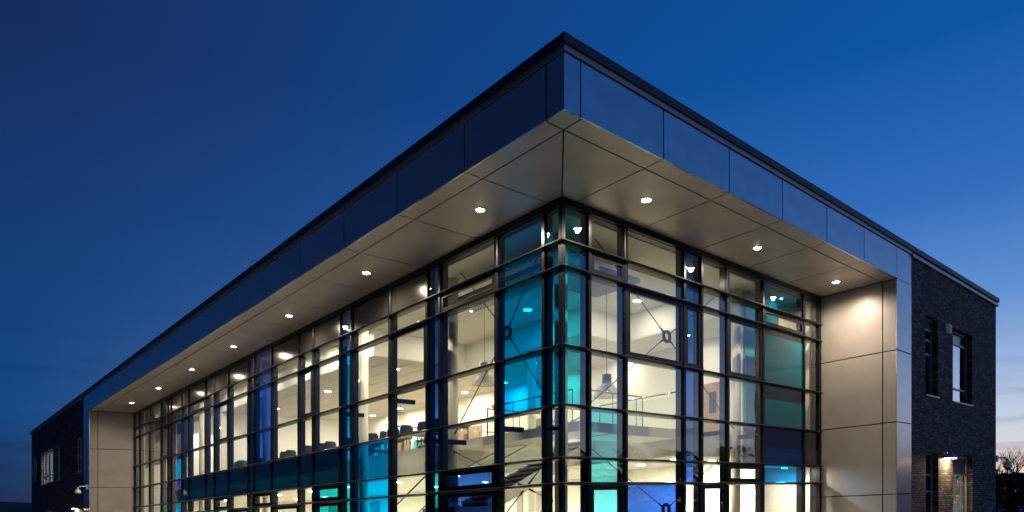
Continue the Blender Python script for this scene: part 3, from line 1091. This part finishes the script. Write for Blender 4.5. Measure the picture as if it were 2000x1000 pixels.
dome_camera(W(.03, 24.40, 1.42), RZ + math.pi, 'white dome camera on an arm at the end of the right brick wing', .42)
dome_camera(W(U_PIER + .25, .0, 2.33), RZ + math.pi / 2, 'white dome camera on an arm at the edge of the left pier', .50)
al = empty('alarm_box', W(.03, 18.78, 5.56), None, RZ + math.pi)
MB().raw([(-.15, -.02, 0.03), (.15, -.02, 0.03), (.22, -.02, .33), (-.22, -.02, .33), (-.07, .10, .0), (.07, .10, .0), (.14, .10, .30), (-.14, .10, .30)],
         [(0, 1, 2, 3), (7, 6, 5, 4), (0, 4, 5, 1), (1, 5, 6, 2), (2, 6, 7, 3), (3, 7, 4, 0)]).build('cover', 'white_plastic', al, local=True)
MB().raw([(-.05, .101, .02), (.05, .101, .02), (.10, .101, .28), (-.10, .101, .28), (-.03, .112, .03), (.03, .112, .03), (.07, .112, .26), (-.07, .112, .26)],
         [(0, 1, 2, 3), (7, 6, 5, 4), (0, 4, 5, 1), (1, 5, 6, 2), (2, 6, 7, 3), (3, 7, 4, 0)]).build('strobe', 'window_frame', al, local=True)
tag(al, 'small pale wedge-shaped alarm box on brick between the upper windows', 'alarm box')

sg = empty('round_sign', W(56.25, .0, 4.70), None, RZ + math.pi / 2)
def disc(r0, r1, y0, y1, a0=0, a1=2 * math.pi, n=40, cz=0., cx=0.):
    vs_, fs = [], []
    for i in range(n + 1):
        a = a0 + (a1 - a0) * i / n
        for r, y in ((r0, y0), (r1, y0), (r1, y1), (r0, y1)):
            vs_.append((cx + r * math.cos(a), y, cz + r * math.sin(a)))
    for i in range(n):
        for k in range(4):
            fs.append((4 * i + k, 4 * i + (k + 1) % 4, 4 * i + 4 + (k + 1) % 4, 4 * i + 4 + k))
    return MB().raw(vs_, fs)
disc(.001, .92, -.02, .03).build('disc', 'sign_disc', sg, local=True)
disc(.86, .95, .0, .05).build('rim', 'sign_mark', sg, local=True)
disc(.26, .37, .031, .05, -2.4, 1.7, 24, -.26, -.02).build('emblem_stroke', 'sign_mark', sg, local=True)
MB().raw([(-.06 + a, b, c) for b in (.031, .05) for a, c in ((-.20, .05), (-.10, .05), (-.05, .55), (-.15, .55))],
         [(0, 1, 2, 3), (4, 5, 6, 7), (0, 1, 5, 4), (1, 2, 6, 5), (2, 3, 7, 6), (3, 0, 4, 7)]).build('emblem_stroke', 'sign_mark', sg, local=True)
MB().raw([(-.06 + a, b, c) for b in (.031, .05) for a, c in ((-.15, .551), (.35, .551), (.35, .65), (-.15, .65))],
         [(0, 1, 2, 3), (4, 5, 6, 7), (0, 1, 5, 4), (1, 2, 6, 5), (2, 3, 7, 6), (3, 0, 4, 7)]).build('emblem_stroke', 'sign_mark', sg, local=True)
tag(sg, 'round blue emblem sign high on the far end of the left wing', 'sign')

for du, lab in ((0, 'left'), (.36, 'right')):
    o = empty('fire_sounder', W(16.1 - du, V_BACK - .01, 4.80), None, RZ + math.pi)
    disc(.001, .13, 0, .10, n=20).build('body', 'red_plastic', o, local=True)
    disc(.001, .06, .10, .14, n=16).build('horn', 'red_plastic', o, local=True)
    tag(o, 'small red fire sounder on the cream back wall, %s one of the pair' % lab, 'fire sounder', 'red fire sounders')
pj = empty('ceiling_projector', W(21.5, 10.6, Z_T - .42), None, RZ)
MB().lathe([(.0005, .0), (.20, .02), (.24, .10), (.20, .18), (.0005, .20)], n=20).build('body', 'grey_paint', pj, local=True)
MB().lathe([(.02, .2), (.02, .41)], n=8).build('mount', 'steel', pj, local=True)
tag(pj, 'grey projector hanging from the tiled ceiling of the upper left room', 'projector')

# ------------------------------------------------------------------ furniture of the upper floor
def mini_box(m, x0, x1, y0, y1, z0, z1):
    return m.piece([(x, y, z) for z in (z0, z1) for x, y in ((x0, y0), (x1, y0), (x1, y1), (x0, y1))],
                   [(0, 1, 2, 3), (4, 5, 6, 7), (0, 1, 5, 4), (1, 2, 6, 5), (2, 3, 7, 6), (3, 0, 4, 7)])


def make_chair():
    e = empty('chair', (0, 0, 0))
    vs_, fs = [], []
    nx, ny = 8, 5      # curved seat shell
    for j in range(ny + 1):
        for i in range(nx + 1):
            x = -.22 + .44 * i / nx; y = -.21 + .42 * j / ny
            vs_.append((x, y, .44 + .04 * (2 * x / .44) ** 2 - .015 * math.cos(j)))
    for j in range(ny):
        for i in range(nx):
            p = j * (nx + 1) + i
            fs.append((p, p + 1, p + nx + 2, p + nx + 1))
    k = len(vs_)
    vs_ += [(x, y, z - .018) for x, y, z in vs_]
    fs += [tuple(k + q for q in reversed(f)) for f in fs]
    MB().raw(vs_, fs, True).build('seat', 'dark_plastic', e, local=True)
    vs_, fs = [], []
    nz = 6             # backrest wrapping round the sitter, rounded top corners
    for j in range(nz + 1):
        for i in range(nx + 1):
            t = -1 + 2 * i / nx
            w = .23 if j < nz - 1 else (.215 if j < nz else .17)
            vs_.append((w * t, .20 + .05 * j / nz - .07 * t * t, .52 + .36 * j / nz))
    for j in range(nz):
        for i in range(nx):
            p = j * (nx + 1) + i
            fs.append((p, p + 1, p + nx + 2, p + nx + 1))
    k = len(vs_)
    vs_ += [(x, y + .022, z) for x, y, z in vs_]
    fs += [tuple(k + q for q in reversed(f)) for f in fs]
    MB().raw(vs_, fs, True).build('backrest', 'dark_plastic', e, local=True)
    for sx in (-1, 1):
        for sy in (-1, 1):
            MB().rod((sx * .15, sy * .13, .43), (sx * .22, sy * .22, 0), .011, 8).build('leg', 'chrome', e, local=True)
        MB().rod((sx * .17, .15, .42), (sx * .19, .22, .60), .011, 8).build('back_support', 'chrome', e, local=True)
    return e


def make_table():
    e = empty('table', (0, 0, 0))
    mini_box(MB(), -.6, .6, -.35, .35, .70, .73).build('table_top', 'table_top', e, local=True)
    mini_box(MB(), -.54, .54, -.30, .30, .64, .70).build('apron', 'steel', e, local=True)
    for sx in (-1, 1):
        for sy in (-1, 1):
            MB().rod((sx * .54, sy * .29, .66), (sx * .54, sy * .29, 0), .02, 8).build('leg', 'steel', e, local=True)
    return e


chair0, table0 = make_chair(), make_table()
first = {'c': True, 't': True}


def put(kind, u, v, rz, label, group):
    src = chair0 if kind == 'c' else table0
    o = src if first[kind] else copy_tree(src)
    first[kind] = False
    o.location = W(u, v, 2.136)
    o.rotation_euler = (0, 0, RZ + rz)
    tag(o, label, 'chair' if kind == 'c' else 'table', group)


seat_rows = [10.2, 11.9, 13.6, 15.2, 17.2, 18.9, 20.8, 22.6, 24.6, 26.2]
place = ['nearest the glazed corner', 'beside the column near the corner', 'third from the corner',
         'fourth from the corner', 'fifth from the corner', 'by the blue-glazed column', 'left of the blue-glazed column',
         'right of the far column', 'beside the far column', 'at the far end']
for i, u in enumerate(seat_rows):
    jv = random.uniform(-.1, .1)
    put('t', u, 5.25 + jv, math.pi / 2, 'dark table by the upper left windows, ' + place[i], 'tables along the upper left windows')
    put('c', u - .25, 4.48 + jv, random.uniform(-.4, .4) + math.pi, 'dark shell chair with its back to the glass, ' + place[i], 'chairs along the upper left windows')
    put('c', u + .45, 4.60 + jv, random.uniform(-.6, .6) + math.pi * .8, 'dark shell chair turned aside at the table, ' + place[i], 'chairs along the upper left windows')
for i, u in enumerate((13.9, 18.0, 22.0)):
    put('t', u, 7.2, 0, 'dark table of the second row, %s' % ('nearest the corner', 'middle one', 'farthest one')[i], 'tables of the second row')
    put('c', u - .3, 6.6, math.pi + .3, 'dark chair at the second-row table, %s' % ('nearest the corner', 'middle table', 'farthest table')[i], 'chairs of the second row')

# ------------------------------------------------------------------ trees, hedge and far land
def bare_tree(pt, h, label, seed):
    rng = random.Random(seed)
    e = empty('bare_tree', pt)
    tr, cr = MB(), MB()

    def grow(p, d, ln, r, depth):
        n = 3 if depth < 2 else 2
        q = p
        for i in range(n):
            d2 = (d + Vector((rng.uniform(-.16, .16), rng.uniform(-.16, .16), rng.uniform(-.02, .10)))).normalized()
            q2 = q + d2 * (ln / n)
            (tr if depth < 2 else cr).rod(q, q2, r * (1 - .25 * i / n), 5, r * (1 - .25 * (i + 1) / n))
            q, d = q2, d2
        if depth >= 7: return
        for i in range(rng.choice((2, 3, 3)) if depth < 5 else 2):
            ax = Vector((rng.uniform(-1, 1), rng.uniform(-1, 1), rng.uniform(-.15, .55)))
            nd = (d * .75 + ax * .62).normalized()
            grow(q, nd, ln * rng.uniform(.62, .85), r * .60, depth + 1)
    base = Vector((0, 0, -.2))
    grow(base, Vector((0, 0, 1)), h * .26, h * .022, 0)
    tr.build('trunk', 'bark', e, local=True)
    cr.build('crown', 'bark', e, local=True)
    tag(e, label, 'tree', 'bare trees')


bare_tree((42.7, 60.0, ground_z(42.7, 60)), 6.2, 'leafless tree rising behind the hedge at the right edge', 21)
bare_tree((46.2, 62.0, ground_z(46.2, 62)), 6.6, 'leafless tree cut by the right edge of the view', 3)


def leafy(name, n, sampler, size, material):
    rng = random.Random(5)
    vs_, fs = [], []
    for _ in range(n):
        c = Vector(sampler(rng))
        a = Vector((rng.gauss(0, 1), rng.gauss(0, 1), rng.gauss(0, 1))).normalized()
        b = a.orthogonal().normalized()
        s = size * rng.uniform(.5, 1.4)
        k = len(vs_)
        vs_ += [c + a * s, c + b * s * .6, c - a * s, c - b * s * .6]
        fs.append((k, k + 1, k + 2, k + 3))
    return MB().raw(vs_, fs).build(name, material)


def hedge_pts(rng):
    x = rng.uniform(24, 62); y = 52 + rng.uniform(-1.2, 1.2) + .12 * (x - 24)
    h = 3.15 + .25 * math.sin(x * .9) + .15 * math.sin(x * 2.3)
    return (x, y, ground_z(x, y) + h * rng.random() ** .5)


hd = leafy('hedge', 14000, hedge_pts, .26, 'leaf_dark')
tag(hd, 'tall dark clipped hedge at the right behind the brick wing', 'hedge')


def wood_pts(cx, cy, dx, dy, n_tr, hh, seed):
    rg = random.Random(seed)
    tops = []
    for i in range(n_tr):
        t = (i + rg.random()) / n_tr - .5
        tops.append((cx + dx * t + rg.uniform(-3, 3), cy + dy * t + rg.uniform(-3, 3), hh * rg.uniform(.55, 1.1), rg.uniform(2.2, 4.5)))

    def f(rng):
        x, y, h, r = rng.choice(tops)
        z = rng.random() ** .85
        w = r * (1.5 - 1.1 * z)
        return (x + rng.gauss(0, .5) * w, y + rng.gauss(0, .5) * w, ground_z(x, y) + h * z)
    return f


for (a, lab) in (((88, 18, 10, 130, 90, 7.4, 2), 'dark belt of trees across the road to the right'),
                 ((-80, 30, 0, 70, 60, 7.6, 4), 'dark belt of trees across the field to the left')):
    o = leafy('tree_belt', 45000, wood_pts(*a), .32, 'leaf_dark')
    tag(o, lab, 'trees', kind='stuff')

hv, hf = [], []
nh = 160
for i in range(nh + 1):
    a = 2 * math.pi * i / nh
    r = 420
    h = 12 + 5 * math.sin(3 * a + 1) + 3 * math.sin(7 * a + 2) + 1.5 * math.sin(17 * a)
    for rr, z in ((r, -1), (r + 60, h), (r + 260, h + 2)):
        hv.append((rr * math.sin(a), rr * math.cos(a), z))
for i in range(nh):
    for k in range(2):
        p = i * 3 + k
        hf.append((p, p + 3, p + 4, p + 1))
o = MB().raw(hv, hf, True).build('hills', 'land')
o['kind'] = 'structure'
